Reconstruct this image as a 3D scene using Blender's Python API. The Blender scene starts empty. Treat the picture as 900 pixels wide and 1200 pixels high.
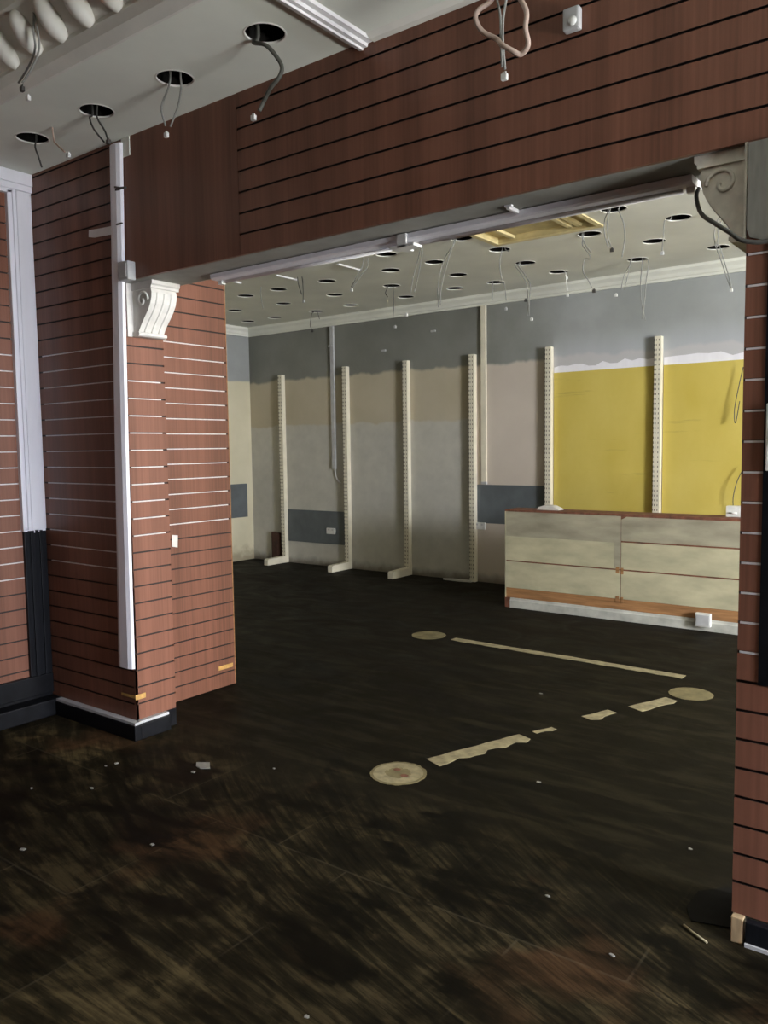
import bpy, bmesh, math, random
from mathutils import Vector, Matrix
random.seed(7)
S = bpy.context.scene
COL = S.collection

# ------------------------------------------------------------------ materials
def srgb(r, g, b):
    f = lambda c: (c/12.92 if c <= .04045 else ((c+.055)/1.055)**2.4)
    return (f(r/255), f(g/255), f(b/255), 1)

class NT:
    def __init__(s, name, rough=.6, spec=.4, metal=0):
        s.m = bpy.data.materials.new(name); s.m.use_nodes = True
        s.t = s.m.node_tree; s.b = s.t.nodes['Principled BSDF']
        s.b.inputs['Roughness'].default_value = rough
        s.b.inputs['Specular IOR Level'].default_value = spec
        s.b.inputs['Metallic'].default_value = metal
    def n(s, typ, **kw):
        x = s.t.nodes.new(typ)
        for k, v in kw.items():
            if k in x.inputs: x.inputs[k].default_value = v
            else: setattr(x, k, v)
        return x
    def l(s, a, b): s.t.links.new(a, b)
    def pos(s):
        return s.n('ShaderNodeTexCoord').outputs['Object']
    def mapped(s, scale, rot=(0, 0, 0), src=None):
        m = s.n('ShaderNodeMapping'); m.inputs['Scale'].default_value = scale
        m.inputs['Rotation'].default_value = rot
        s.l(src or s.pos(), m.inputs['Vector']); return m.outputs[0]
    def noise(s, scale=(1, 1, 1), k=1, detail=4, rough=.55, rot=(0, 0, 0), dist=0):
        x = s.n('ShaderNodeTexNoise'); x.inputs['Scale'].default_value = k
        x.inputs['Detail'].default_value = detail; x.inputs['Roughness'].default_value = rough
        x.inputs['Distortion'].default_value = dist
        s.l(s.mapped(scale, rot), x.inputs['Vector']); return x.outputs['Fac']
    def ramp(s, fac, stops):
        r = s.n('ShaderNodeValToRGB'); e = r.color_ramp.elements
        while len(e) < len(stops): e.new(.5)
        for x, (p, c) in zip(e, stops):
            x.position = p; x.color = c if not isinstance(c, (int, float)) else (c, c, c, 1)
        s.l(fac, r.inputs[0]); return r.outputs[0]
    def mix(s, fac, a, b):
        x = s.n('ShaderNodeMix', data_type='RGBA')
        for sock, v in ((x.inputs[0], fac), (x.inputs[6], a), (x.inputs[7], b)):
            if isinstance(v, bpy.types.NodeSocket): s.l(v, sock)
            else: sock.default_value = v
        return x.outputs[2]
    def math(s, op, a, b=0.0):
        x = s.n('ShaderNodeMath', operation=op)
        for sock, v in ((x.inputs[0], a), (x.inputs[1], b)):
            if isinstance(v, bpy.types.NodeSocket): s.l(v, sock)
            else: sock.default_value = v
        return x.outputs[0]
    def sstep(s, v, lo, hi):
        x = s.n('ShaderNodeMapRange', interpolation_type='SMOOTHSTEP')
        x.inputs['From Min'].default_value = lo; x.inputs['From Max'].default_value = hi
        s.l(v, x.inputs['Value']); return x.outputs[0]
    def xyz(s):
        x = s.n('ShaderNodeSeparateXYZ'); s.l(s.pos(), x.inputs[0]); return x.outputs
    def color(s, c):
        if isinstance(c, bpy.types.NodeSocket): s.l(c, s.b.inputs['Base Color'])
        else: s.b.inputs['Base Color'].default_value = c
        return s
    def bump(s, h, strength=.3, dist=.01):
        x = s.n('ShaderNodeBump'); x.inputs['Strength'].default_value = strength
        x.inputs['Distance'].default_value = dist
        s.l(h, x.inputs['Height']); s.l(x.outputs[0], s.b.inputs['Normal']); return s

def mottled(name, c, amount=.25, k=6, rough=.6, spec=.4, metal=0, stretch=(1, 1, 1), bump=0):
    """a plain colour with uneven grime"""
    t = NT(name, rough, spec, metal)
    n = t.noise(stretch, k, 5)
    d = tuple(v*(1-amount) for v in c[:3])+(1,)
    b = tuple(min(1, v*(1+amount*.6)) for v in c[:3])+(1,)
    t.color(t.ramp(n, [(.3, d), (.7, b)]))
    if bump: t.bump(n, bump)
    return t.m

def wood_laminate(name, dark, light):
    t = NT(name, .42, .35)
    a = t.noise((7, 7, .35), 1, 4); b = t.noise((90, 90, 1.6), 1, 3)
    f = t.math('ADD', t.math('MULTIPLY', a, .65), t.math('MULTIPLY', b, .35))
    t.color(t.ramp(f, [(.34, dark), (.64, light)]))
    return t.m

M = {}
M['mahogany'] = wood_laminate('mahogany_laminate', (.125, .052, .032, 1), (.225, .095, .060, 1))
M['groove'] = mottled('groove_dark', (.02, .012, .01, 1), .3, 20)
M['insert'] = mottled('slot_insert_metal', (.64, .60, .60, 1), .2, 30, .4, .5, .1)
M['plaster'] = mottled('white_plaster', (.80, .79, .73, 1), .1, 4, .8)
M['ceiling'] = mottled('ceiling_paint', (.72, .72, .65, 1), .10, 1.7, .85)
M['ceiling_front'] = mottled('front_ceiling_paint', (.80, .83, .75, 1), .08, 1.7, .85)
M['soffit'] = mottled('soffit_plaster', (.33, .33, .30, 1), .2, 5, .85)
M['white'] = mottled('white_gloss_paint', (.80, .79, .80, 1), .07, 9, .4)
M['lilac_white'] = mottled('white_plastic_cover', (.87, .86, .92, 1), .05, 14, .35, stretch=(1, 1, .1))
M['grey_plastic'] = mottled('grey_plastic', (.48, .48, .49, 1), .15, 9, .5)
M['corbel'] = mottled('corbel_plaster', (.66, .64, .60, 1), .1, 18, .6)
M['corbel_old'] = mottled('corbel_plaster_dusty', (.72, .69, .61, 1), .2, 18, .6)
M['black'] = mottled('black_skirting_paint', (.006, .0062, .008, 1), .5, 12, .5, .16)
M['black_post'] = mottled('black_post_paint', (.008, .0085, .011, 1), .5, 20, .45, .18, stretch=(3, 3, .2))
M['void'] = mottled('dark_void', (.012, .011, .010, 1), .3, 8, .9, .1)
M['cream'] = mottled('cream_board', (.50, .465, .32, 1), .22, 3, .55, stretch=(1, 1, 2.5))
M['cream_stained'] = mottled('cream_board_stained', (.37, .34, .255, 1), .3, 4, .55, stretch=(.6, 1, 2))
M['raw_wood'] = mottled('raw_orange_wood', (.36, .18, .075, 1), .35, 8, .7, stretch=(.5, 2, 6))
M['brown_edge'] = mottled('brown_board_edge', (.19, .075, .045, 1), .5, 18, .7)
M['counter_skirting'] = mottled('grey_white_skirting', (.50, .50, .46, 1), .25, 9, .5)
M['upright'] = mottled('cream_upright_steel', (.74, .69, .56, 1), .1, 5, .45)
M['slot_dark'] = mottled('upright_slot_dark', (.06, .055, .05, 1), .3, 20)
M['blue_grey'] = mottled('blue_grey_board', (.115, .13, .14, 1), .18, 5, .6)
M['dusty_grey'] = mottled('dusty_grey_cover', (.17, .165, .14, 1), .3, 9, .7, stretch=(3, 3, .5))
M['socket'] = mottled('white_socket', (.72, .72, .70, 1), .1, 20, .4)
M['marker'] = mottled('worn_floor_sticker', (.20, .165, .08, 1), .35, 13, .7)
M['marker_pale'] = mottled('worn_floor_tape', (.34, .29, .17, 1), .4, 17, .7)
M['flake'] = mottled('pale_flake', (.26, .25, .22, 1), .2, 30, .8)
M['vent_wood'] = mottled('yellowed_vent_frame', (.66, .56, .30, 1), .2, 6, .6)
M['vent_slat'] = mottled('yellowed_vent_slat', (.58, .48, .24, 1), .25, 6, .6)
M['pale_wood'] = mottled('pale_wood_end', (.42, .30, .17, 1), .3, 14, .7, stretch=(3, 3, .5))
M['red_brown'] = mottled('dark_red_wood', (.055, .022, .016, 1), .4, 9, .6)
M['orange_filler'] = mottled('orange_filler', (.52, .30, .09, 1), .3, 30, .7)
CW = {
    'grey': mottled('grey_cable', (.27, .27, .25, 1), .2, 20, .6),
    'dark': mottled('dark_cable', (.07, .068, .06, 1), .3, 20, .6),
    'darkolive': mottled('olive_cable', (.10, .10, .085, 1), .3, 20, .6),
    'white': mottled('white_cable', (.75, .75, .72, 1), .1, 20, .5),
    'pink': mottled('pinkish_cable', (.45, .32, .25, 1), .2, 20, .6),
    'pinkwhite': mottled('pale_pink_cable', (.50, .38, .32, 1), .15, 20, .5)}

def yellow_mat():
    t = NT('yellow_painted_board', .55, .3)
    n = t.noise((1, 1, .6), 2.2, 5); s = t.noise((1.2, 1, 14), 1.2, 4)
    c = t.ramp(n, [(.3, (.54, .42, .085, 1)), (.7, (.62, .50, .13, 1))])
    c = t.mix(t.sstep(s, .62, .80), c, (.38, .30, .08, 1))
    t.color(c); return t.m
M['yellow'] = yellow_mat()

def back_wall_mat():
    """painted in zones: old grey paint above, cream and grey-white bays below, torn pale strip over the yellow boards"""
    t = NT('old_painted_back_wall', .8, .25)
    X, Y, Z = t.xyz()
    n = t.noise((1, 1, 1), 1.1, 6); fine = t.noise((1, 1, 1), 7, 5)
    edge = t.noise((2.2, 1, .2), 1.6, 3)
    cream = t.ramp(n, [(.3, (.44, .39, .29, 1)), (.7, (.53, .475, .365, 1))])
    pale = t.ramp(n, [(.3, (.54, .475, .415, 1)), (.7, (.62, .55, .485, 1))])
    low = t.ramp(fine, [(.3, (.47, .465, .435, 1)), (.7, (.55, .54, .50, 1))])
    grey = t.ramp(n, [(.3, (.165, .168, .15, 1)), (.7, (.245, .248, .228, 1))])
    greyR = t.ramp(n, [(.3, (.30, .315, .31, 1)), (.7, (.40, .415, .42, 1))])
    grey = t.mix(t.sstep(t.math('ADD', X, t.math('MULTIPLY', n, .9)), -4.9, -2.6), grey, greyR)
    base = t.mix(t.sstep(X, -5.03, -5.0), cream, pale)
    ze = t.math('ADD', Z, t.math('MULTIPLY', t.math('SUBTRACT', edge, .5), .16))
    inbays = t.sstep(X, -7.005, -6.995)
    inbays2 = t.math('SUBTRACT', 1.0, t.sstep(X, -5.03, -5.0))
    lowmask = t.math('MULTIPLY', t.math('SUBTRACT', 1.0, t.sstep(ze, 1.96, 2.0)), inbays2)
    base = t.mix(t.math('MULTIPLY', lowmask, .85), base, low)
    top = t.sstep(ze, 2.60, 2.65)
    c = t.mix(top, base, grey)
    # pale blue band where the boards were torn off
    band = t.math('MULTIPLY', t.sstep(ze, 2.40, 2.43), t.math('SUBTRACT', 1.0, t.sstep(ze, 2.55, 2.95)))
    band = t.math('MULTIPLY', band, t.sstep(X, -4.02, -3.98))
    c = t.mix(t.math('MULTIPLY', band, .7), c, (.47, .49, .54, 1))
    # darker brown towards the floor, with an uneven edge
    foot_tone = t.math('MULTIPLY', t.math('SUBTRACT', 1.0, t.sstep(t.math('ADD', Z, t.math('MULTIPLY', fine, .12)), .06, .2)), .75)
    c = t.mix(foot_tone, c, (.10, .075, .05, 1))
    t.color(c); t.bump(fine, .1); return t.m
M['back_wall'] = back_wall_mat()

def left_wall_mat():
    t = NT('old_painted_side_wall', .8, .25)
    X, Y, Z = t.xyz()
    n = t.noise((1, 1, 1), 1.3, 6); fine = t.noise((1, 1, 1), 7, 5)
    c = t.ramp(n, [(.3, (.56, .52, .38, 1)), (.7, (.68, .63, .48, 1))])
    g = t.ramp(n, [(.3, (.28, .29, .29, 1)), (.7, (.36, .375, .38, 1))])
    c = t.mix(t.sstep(t.math('ADD', Z, t.math('MULTIPLY', n, .08)), 2.66, 2.70), c, g)
    c = t.mix(t.math('MULTIPLY', t.math('SUBTRACT', 1.0, t.sstep(t.math('ADD', Z, t.math('MULTIPLY', fine, .3)), .2, .4)), .6), c, (.16, .12, .07, 1))
    t.color(c); return t.m
M['left_wall'] = left_wall_mat()

def floor_mat():
    """old dark floorboards laid along X: glue streaks and rubbed patches in front, darker stained boards behind"""
    t = NT('stained_dark_floorboards', .5, .07)
    X, Y, Z = t.xyz()
    r = 0.0
    # sweeping scrape marks: arcs that run along X near the camera and bend away towards the opening
    ex = t.n('ShaderNodeMath', operation='EXPONENT'); t.l(t.math('MULTIPLY', t.math('ADD', X, 2.0), .45), ex.inputs[0])
    g = t.math('MULTIPLY', t.math('SUBTRACT', Y, 1.3), ex.outputs[0])
    cv = t.n('ShaderNodeCombineXYZ'); t.l(X, cv.inputs[0]); t.l(g, cv.inputs[1])
    def arc(sx, sy, detail, rough=.62, dist=.3):
        x = t.n('ShaderNodeTexNoise'); x.inputs['Scale'].default_value = 1; x.inputs['Detail'].default_value = detail
        x.inputs['Roughness'].default_value = rough; x.inputs['Distortion'].default_value = dist
        t.l(t.mapped((sx, sy, 1), src=cv.outputs[0]), x.inputs['Vector']); return x.outputs['Fac']
    streak = arc(2.2, 34, 7, .7); fine = arc(5, 75, 4, .6, .1)
    blotch = t.noise((1, 1.3, 1), 2.1, 6, .6, dist=1.0)
    sweep = t.noise((1.6, 9, 1), 1.3, 5, .6, (0, 0, math.radians(-42)), .6)
    dark = t.ramp(blotch, [(.3, (.0035, .0028, .0016, 1)), (.7, (.0115, .0088, .0048, 1))])
    mixf = t.math('ADD', t.math('MULTIPLY', streak, .58), t.math('MULTIPLY', t.noise((1, 1.2, 1), 4.2, 5, .6, dist=.8), .42))
    rub = t.ramp(mixf, [(.38, (.006, .005, .003, 1)), (.49, (.022, .0175, .009, 1)), (.60, (.078, .060, .030, 1))])
    redd = t.ramp(mixf, [(.34, (.010, .006, .0035, 1)), (.60, (.09, .050, .024, 1))])
    rub = t.mix(t.sstep(t.noise((1, 1, 1), 1.6, 3), .53, .64), rub, redd)
    # the front room's boards were scraped; the scraped area ends raggedly under the opening
    yy = t.math('ADD', Y, t.math('MULTIPLY', t.math('SUBTRACT', blotch, .5), 2.2))
    front = t.math('SUBTRACT', 1.0, t.sstep(yy, 2.5, 3.3))
    patch = t.math('MULTIPLY', front, t.sstep(t.math('ADD', t.math('MULTIPLY', blotch, .6), t.math('MULTIPLY', sweep, .4)), .40, .56))
    c = t.mix(patch, dark, rub)
    back = t.math('MULTIPLY', t.math('SUBTRACT', 1.0, front), t.sstep(sweep, .44, .66))
    c = t.mix(t.math('MULTIPLY', back, .65), c, (.026, .021, .0115, 1))
    c = t.mix(t.math('MULTIPLY', t.sstep(fine, .50, .75), .35), c, (.006, .005, .004, 1))
    # square boards: joints and uneven tone from board to board
    br = t.n('ShaderNodeTexBrick'); br.inputs['Scale'].default_value = 1
    br.inputs['Brick Width'].default_value = .745; br.inputs['Row Height'].default_value = .74
    br.inputs['Mortar Size'].default_value = .007; br.inputs['Mortar Smooth'].default_value = .7
    br.inputs['Color1'].default_value = (0, 0, 0, 1); br.inputs['Color2'].default_value = (1, 1, 1, 1); br.inputs['Mortar'].default_value = (.5, .5, .5, 1)
    mp = t.mapped((1, 1, 1)); mp.node.inputs['Location'].default_value = (.10, -.10, 0); t.l(mp, br.inputs['Vector'])
    tone = t.n('ShaderNodeMix', data_type='RGBA', blend_type='MULTIPLY'); tone.inputs[0].default_value = 1
    t.l(c, tone.inputs[6]); t.l(t.ramp(br.outputs['Color'], [(0, (.62, .60, .58, 1)), (1, (1.25, 1.22, 1.15, 1))]), tone.inputs[7])
    c = t.mix(front, c, tone.outputs[2])
    c = t.mix(t.math('MULTIPLY', t.math('MULTIPLY', br.outputs['Fac'], front), t.math('MULTIPLY', t.sstep(blotch, .46, .60), .30)), c, (.09, .075, .05, 1))
    t.color(c)
    t.l(t.ramp(blotch, [(.3, .5), (.7, .75)]), t.b.inputs['Roughness'])
    t.bump(streak, .2, .003); return t.m
M['floor'] = floor_mat()

# ------------------------------------------------------------------ mesh helpers
class MB:
    """collects shapes; build() links them as ONE mesh object"""
    def __init__(s): s.bm = bmesh.new()
    def box(s, x0, x1, y0, y1, z0, z1, mi=0, bev=0):
        vs = [s.bm.verts.new(p) for p in ((x0,y0,z0),(x1,y0,z0),(x1,y1,z0),(x0,y1,z0),(x0,y0,z1),(x1,y0,z1),(x1,y1,z1),(x0,y1,z1))]
        fs = [s.bm.faces.new([vs[i] for i in q]) for q in ((0,3,2,1),(4,5,6,7),(0,1,5,4),(1,2,6,5),(2,3,7,6),(3,0,4,7))]
        for f in fs: f.material_index = mi
        if bev:
            es = list({e for f in fs for e in f.edges})
            bmesh.ops.bevel(s.bm, geom=es, offset=bev, segments=2, affect='EDGES', profile=.6)
        return s
    def prism(s, pts, a0, a1, axis='y', mi=0):
        """closed 2-D outline extruded along an axis: axis y -> pts are (x,z); x -> (y,z); z -> (x,y)"""
        mk = {'y': lambda p, a: (p[0], a, p[1]), 'x': lambda p, a: (a, p[0], p[1]), 'z': lambda p, a: (p[0], p[1], a)}[axis]
        A = [s.bm.verts.new(mk(p, a0)) for p in pts]; B = [s.bm.verts.new(mk(p, a1)) for p in pts]
        n = len(pts); fs = [s.bm.faces.new(A), s.bm.faces.new(B[::-1])]
        for i in range(n): fs.append(s.bm.faces.new((A[i], B[i], B[(i+1) % n], A[(i+1) % n])))
        for f in fs: f.material_index = mi
        return s
    def tube(s, pts, r, seg=8, mi=0, cap=True):
        P = [Vector(p) for p in pts]; rings = []
        up = None
        for i, p in enumerate(P):
            d = (P[min(i+1, len(P)-1)]-P[max(i-1, 0)]).normalized()
            if up is None:
                up = Vector((0, 0, 1)) if abs(d.z) < .9 else Vector((1, 0, 0))
            u = d.cross(up).normalized(); v = u.cross(d).normalized(); up = v
            rr = r[i] if isinstance(r, (list, tuple)) else r
            rings.append([s.bm.verts.new(p+u*rr*math.cos(2*math.pi*k/seg)+v*rr*math.sin(2*math.pi*k/seg)) for k in range(seg)])
        for a, b in zip(rings, rings[1:]):
            for k in range(seg):
                f = s.bm.faces.new((a[k], a[(k+1) % seg], b[(k+1) % seg], b[k])); f.smooth = True; f.material_index = mi
        if cap:
            s.bm.faces.new(rings[0]).material_index = mi; s.bm.faces.new(rings[-1][::-1]).material_index = mi
        return s
    def lathe(s, c, prof, seg=32, mi=0):
        """profile (r, z) turned about a vertical axis at c"""
        rings = [[s.bm.verts.new((c[0]+r*math.cos(2*math.pi*k/seg), c[1]+r*math.sin(2*math.pi*k/seg), c[2]+z)) for k in range(seg)] for r, z in prof]
        for a, b in zip(rings, rings[1:]):
            for k in range(seg):
                f = s.bm.faces.new((a[k], a[(k+1) % seg], b[(k+1) % seg], b[k])); f.material_index = mi
        return s, rings
    def ell(s, c, r, rot=None, mi=0, u=16, v=10):
        m = Matrix.Translation(c) @ (rot or Matrix()) @ Matrix.Diagonal((r[0], r[1], r[2], 1))
        g = bmesh.ops.create_uvsphere(s.bm, u_segments=u, v_segments=v, radius=1, matrix=m)
        for f in {f for w in g['verts'] for f in w.link_faces}: f.smooth = True; f.material_index = mi
        return s
    def build(s, name, mats, parent=None):
        bmesh.ops.recalc_face_normals(s.bm, faces=s.bm.faces)
        me = bpy.data.meshes.new(name); s.bm.to_mesh(me); s.bm.free()
        for m in (mats if isinstance(mats, (list, tuple)) else [mats]): me.materials.append(m)
        return link(name, me, parent)

def link(name, me, parent=None):
    o = bpy.data.objects.new(name, me); COL.objects.link(o)
    if parent is not None: put(o, parent)
    return o
def put(o, parent):
    """parent while keeping the world placement"""
    o.parent = parent; o.matrix_parent_inverse = world(parent).inverted()
def world(o):
    m = Matrix.LocRotScale(o.location, o.rotation_euler, o.scale)
    return (world(o.parent) @ o.matrix_parent_inverse @ m) if o.parent else m
def tag(o, label, cat, group=None):
    o['label'] = label; o['category'] = cat
    if group: o['group'] = group
    return o
def struct(o): o['kind'] = 'structure'; return o
def thing(name, label, cat, loc, group=None):
    o = bpy.data.objects.new(name, None); COL.objects.link(o); o.location = loc; o.empty_display_size = .1
    return tag(o, label, cat, group)

def smooth_path(pts, n=5):
    """Catmull-Rom through the points"""
    P = [Vector(p) for p in pts]
    if len(P) < 3: return P
    out = []
    for i in range(len(P)-1):
        a, b, c, d = P[max(i-1, 0)], P[i], P[i+1], P[min(i+2, len(P)-1)]
        for k in range(n):
            t = k/n
            out.append(.5*((2*b)+(c-a)*t+(2*a-5*b+4*c-d)*t*t+(3*b-a-3*c+d)*t**3))
    return out+[P[-1]]

# ------------------------------------------------------------------ dimensions (metres)
YH, YHB = 2.75, 3.03            # dividing wall, front and back
XL, XR = -3.886, -.647          # jambs of the opening
ZH = 2.577                      # underside of the header
ZCF, ZCB = 3.324, 3.42          # ceilings
XBL, YB = -8.885, 8.476         # back room
XE = 5.5                        # right-hand wall of the back room
XF = 4.0                        # right-hand wall of the front room
XW = -4.77                      # left wall of the front room
TH = .018
PITCH, Z0 = .0971, .099
SLOTS = [Z0+PITCH*i for i in range(34)]

def slat_panel(name, parent, p0, p1, z0, z1, out, slots, gh=.009, gd=.010, mat='mahogany'):
    """slatwall board between two plan points, front faces on the line p0-p1, thickness to the back; real grooves"""
    p0, p1, out = Vector((*p0, 0)), Vector((*p1, 0)), Vector((*out, 0))
    prof = [(0, z0)]
    for z in slots:
        if z0+.012 < z < z1-.012:
            prof += [(0, z-gh/2), (gd, z-gh/2-.003), (gd, z+gh/2+.003), (0, z+gh/2)]
    prof += [(0, z1), (TH, z1), (TH, z0)]
    bm = bmesh.new()
    A = [bm.verts.new(p0-out*d+Vector((0, 0, z))) for d, z in prof]
    B = [bm.verts.new(p1-out*d+Vector((0, 0, z))) for d, z in prof]
    n = len(prof)
    for i in range(n):
        j = (i+1) % n
        f = bm.faces.new((A[i], B[i], B[j], A[j]))
        f.material_index = 1 if (prof[i][0] == gd or prof[j][0] == gd) and prof[i][0] != TH and prof[j][0] != TH else 0
    fa = bm.faces.new(A); fb = bm.faces.new(B[::-1])
    bmesh.ops.triangulate(bm, faces=[fa, fb])
    bmesh.ops.recalc_face_normals(bm, faces=bm.faces)
    me = bpy.data.meshes.new(name); bm.to_mesh(me); bm.free()
    me.materials.append(M[mat]); me.materials.append(M['groove'])
    return link(name, me, parent)

def slot_inserts(parent, p0, p1, out, slots, gh=.009):
    p0, p1, out = Vector((*p0, 0)), Vector((*p1, 0)), Vector((*out, 0))
    m = MB()
    for z in slots:
        zz = [z-gh/2+.0005, z+gh/2-.002]
        q = []
        for pt in (p0, p1):
            for d in (.0035, -.0012):
                for h in zz: q.append(m.bm.verts.new(pt-out*d+Vector((0, 0, h))))
        a = q[:4]; b = q[4:]
        for f in ((a[0], a[1], b[1], b[0]), (a[2], b[2], b[3], a[3]), (a[0], b[0], b[2], a[2]), (a[1], a[3], b[3], b[1]), (a[0], a[2], a[3], a[1]), (b[0], b[1], b[3], b[2])):
            m.bm.faces.new(f)
    return m.build('slot_insert', M['insert'], parent)

# ------------------------------------------------------------------ floor and ceilings
m = MB(); m.box(XBL-.1, XE+.1, -3.3, YB+.1, -.12, 0)
struct(m.build('floor', M['floor']))

def slab(name, z, th, outline, rects, circles, mat):
    cu = bpy.data.curves.new(name, 'CURVE'); cu.dimensions = '2D'; cu.fill_mode = 'BOTH'; cu.extrude = th/2
    for pl in [outline]+rects+[[(x+r*math.cos(2*math.pi*k/40), y+r*math.sin(2*math.pi*k/40)) for k in range(40)] for x, y, r in circles]:
        sp = cu.splines.new('POLY'); sp.points.add(len(pl)-1); sp.use_cyclic_u = True
        for p, q in zip(sp.points, pl): p.co = (q[0], q[1], 0, 1)
    t = bpy.data.objects.new('tmp', cu); COL.objects.link(t); t.location = (0, 0, 0)
    bpy.context.view_layer.update()
    me = bpy.data.meshes.new_from_object(t.evaluated_get(bpy.context.evaluated_depsgraph_get()))
    bpy.data.objects.remove(t); bpy.data.curves.remove(cu)
    for v in me.vertices: v.co.z += z+th/2
    me.name = name; me.materials.clear(); me.materials.append(mat)
    return struct(link(name, me))

HR = .098
ROWS = [
    ('back room row nearest the wide opening', [(-4.545, 6.09), (-3.714, 6.05), (-2.373, 6.06)]),
    ('second back room row from the opening', [(-7.0, 6.65), (-6.452, 6.63), (-5.747, 6.64), (-4.915, 6.655), (-4.382, 6.65), (-3.657, 6.62), (-2.806, 6.63), (-2.064, 6.62), (-1.627, 6.595)]),
    ('third back room row from the opening', [(-7.84, 7.26), (-7.033, 7.31), (-6.191, 7.287), (-5.374, 7.294), (-4.518, 7.294), (-3.725, 7.256), (-2.464, 7.236), (-1.753, 7.229)]),
    ('back room row along the back wall', [(-8.366, 7.98), (-7.858, 7.99), (-7.109, 7.99), (-6.488, 7.94), (-5.642, 7.94), (-4.92, 7.88), (-4.409, 7.89), (-3.653, 7.845), (-2.826, 7.836), (-2.083, 7.837)])]
FRONT_HOLES = [(-4.177, 2.446), (-3.605, 2.456), (-3.023, 2.473), (-2.421, 2.445), (-1.36, 2.44)]
FHR = .083
vent = (-3.60, -2.60, 5.60, 6.46)
slab('ceiling_back', ZCB, .006, [(XBL, YHB), (XE, YHB), (XE, YB), (XBL, YB)],
     [[(vent[0]+.03, vent[2]+.03), (vent[1]-.03, vent[2]+.03), (vent[1]-.03, vent[3]-.03), (vent[0]+.03, vent[3]-.03)]],
     [(x, y, HR) for _, r in ROWS for x, y in r], M['ceiling'])
CX0, CX1, CY0, CY1 = -4.70, -2.30, -1.2, 2.13
slab('ceiling_front', ZCF, .006, [(XW-.1, -3.3), (XE, -3.3), (XE, YHB), (XW-.1, YHB)],
     [[(CX0, CY0), (CX1, CY0), (CX1, CY1), (CX0, CY1)]], [(x, y, FHR) for x, y in FRONT_HOLES], M['ceiling_front'])
# dark void above both ceilings (roof deck)
m = MB(); m.box(XBL-.1, XE+.1, -3.3, YB+.1, 4.0, 4.1); struct(m.build('ceiling_roof_deck', M['void']))
# raised coffer with its riser, cove and egg moulding
m = MB()
m.box(CX0-.02, CX1+.02, CY0-.02, CY1+.02, 3.66, 3.68)
m.box(CX0-.02, CX0, CY0, CY1, ZCF+.014, 3.66); m.box(CX1, CX1+.02, CY0, CY1, ZCF+.014, 3.66); m.box(CX0, CX1, CY0-.02, CY0, ZCF+.014, 3.66)
struct(m.build('ceiling_coffer', M['ceiling_front']))
m = MB()
m.prism([(CY1+.02, ZCF+.014), (CY1, ZCF), (CY1-.012, ZCF), (CY1-.045, ZCF+.035), (CY1-.06, ZCF+.075), (CY1-.055, ZCF+.095), (CY1-.17, ZCF+.225), (CY1-.19, ZCF+.235), (CY1-.20, 3.66), (CY1+.02, 3.66)], CX0, CX1, 'x')
x = CX0+.07
rt = Matrix.Rotation(math.radians(43), 4, 'X')
while x < CX1:
    m.ell((x, CY1-.105, ZCF+.155), (.054, .055, .100), rt)
    x += .196
struct(m.build('trim_1', M['plaster']))

# ------------------------------------------------------------------ back room walls
m = MB(); m.box(XBL-.1, XE+.1, YB, YB+.12, 0, 3.9); struct(m.build('wall_back', M['back_wall']))
m = MB(); m.box(XBL-.12, XBL, 3.7, YB+.1, 0, 3.9); struct(m.build('wall_back_left', M['left_wall']))
m = MB(); m.box(XBL, -4.24, 3.70, 3.81, 0, 3.9); struct(m.build('wall_side_return', M['left_wall']))
# cornice along the back and left walls
prof = [(0, 0), (.025, 0), (.03, .02), (.045, .03), (.06, .06), (.095, .09), (.10, .105), (.10, .12), (0, .12)]
m = MB()
m.prism([(YB-a, 3.30+b) for a, b in prof], XBL, XE, 'x'); struct(m.build('trim_2', M['ceiling']))
m = MB()
m.prism([(XBL+a, 3.30+b) for a, b in prof], 3.81, YB-.0, 'y'); struct(m.build('trim_3', M['plaster']))

# slatted return wall behind the left pillar (faces the opening)
XRW = -4.22
wr = MB().box(XRW-.14, XRW-TH, YHB, 3.81, 0, 3.42).build('wall_slatted_return', M['soffit']); struct(wr)
sl = [z+.005 for z in SLOTS]
slat_panel('slat_board', wr, (XRW, YHB), (XRW, 3.81), .006, 3.42, (1, 0), sl)
slot_inserts(wr, (XRW, YHB+.004), (XRW, 3.79), (1, 0), [z for z in sl if 1.08 < z < 2.36])
MB().box(XRW-TH, XRW+.002, 3.81, 3.816, .006, 3.42).build('edge_strip', M['raw_wood'], wr)

# ------------------------------------------------------------------ dividing wall: left pillar, right pier, header
wl = MB().box(-4.9, XL-TH, YH+TH, YHB, 0, ZH).build('wall_dividing_left', M['soffit']); struct(wl)
MB().box(-4.9, XL-TH, YH+TH, YHB, ZH, ZCB).build('upper_wall', M['soffit'], wl)
slat_panel('front_slat_board', wl, (-4.80, YH), (XL, YH), .104, ZCF, (0, -1), SLOTS)
slat_panel('reveal_slat_board', wl, (XL, YH+.001), (XL, YHB), .104, ZH, (1, 0), SLOTS)
slot_inserts(wl, (-4.70, YH), (XL-.01, YH), (0, -1), [z for z in SLOTS if .90 < z < 2.27])
slot_inserts(wl, (XL, YH+.03), (XL, YHB-.03), (1, 0), [z for z in SLOTS if 1.13 < z < 2.08])

wrp = MB().box(XR, XE, YH+TH, YHB, 0, ZCB).build('wall_dividing_right', M['soffit']); struct(wrp)
slat_panel('front_slat_board', wrp, (XR, YH), (.6, YH), .088, ZH, (0, -1), SLOTS)
slot_inserts(wrp, (XR+.006, YH), (.59, YH), (0, -1), [z for z in SLOTS if .90 < z < 2.27])
MB().box(.6, XE, YH, YH+TH, 0, ZH).build('plain_board', M['mahogany'], wrp)

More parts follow.
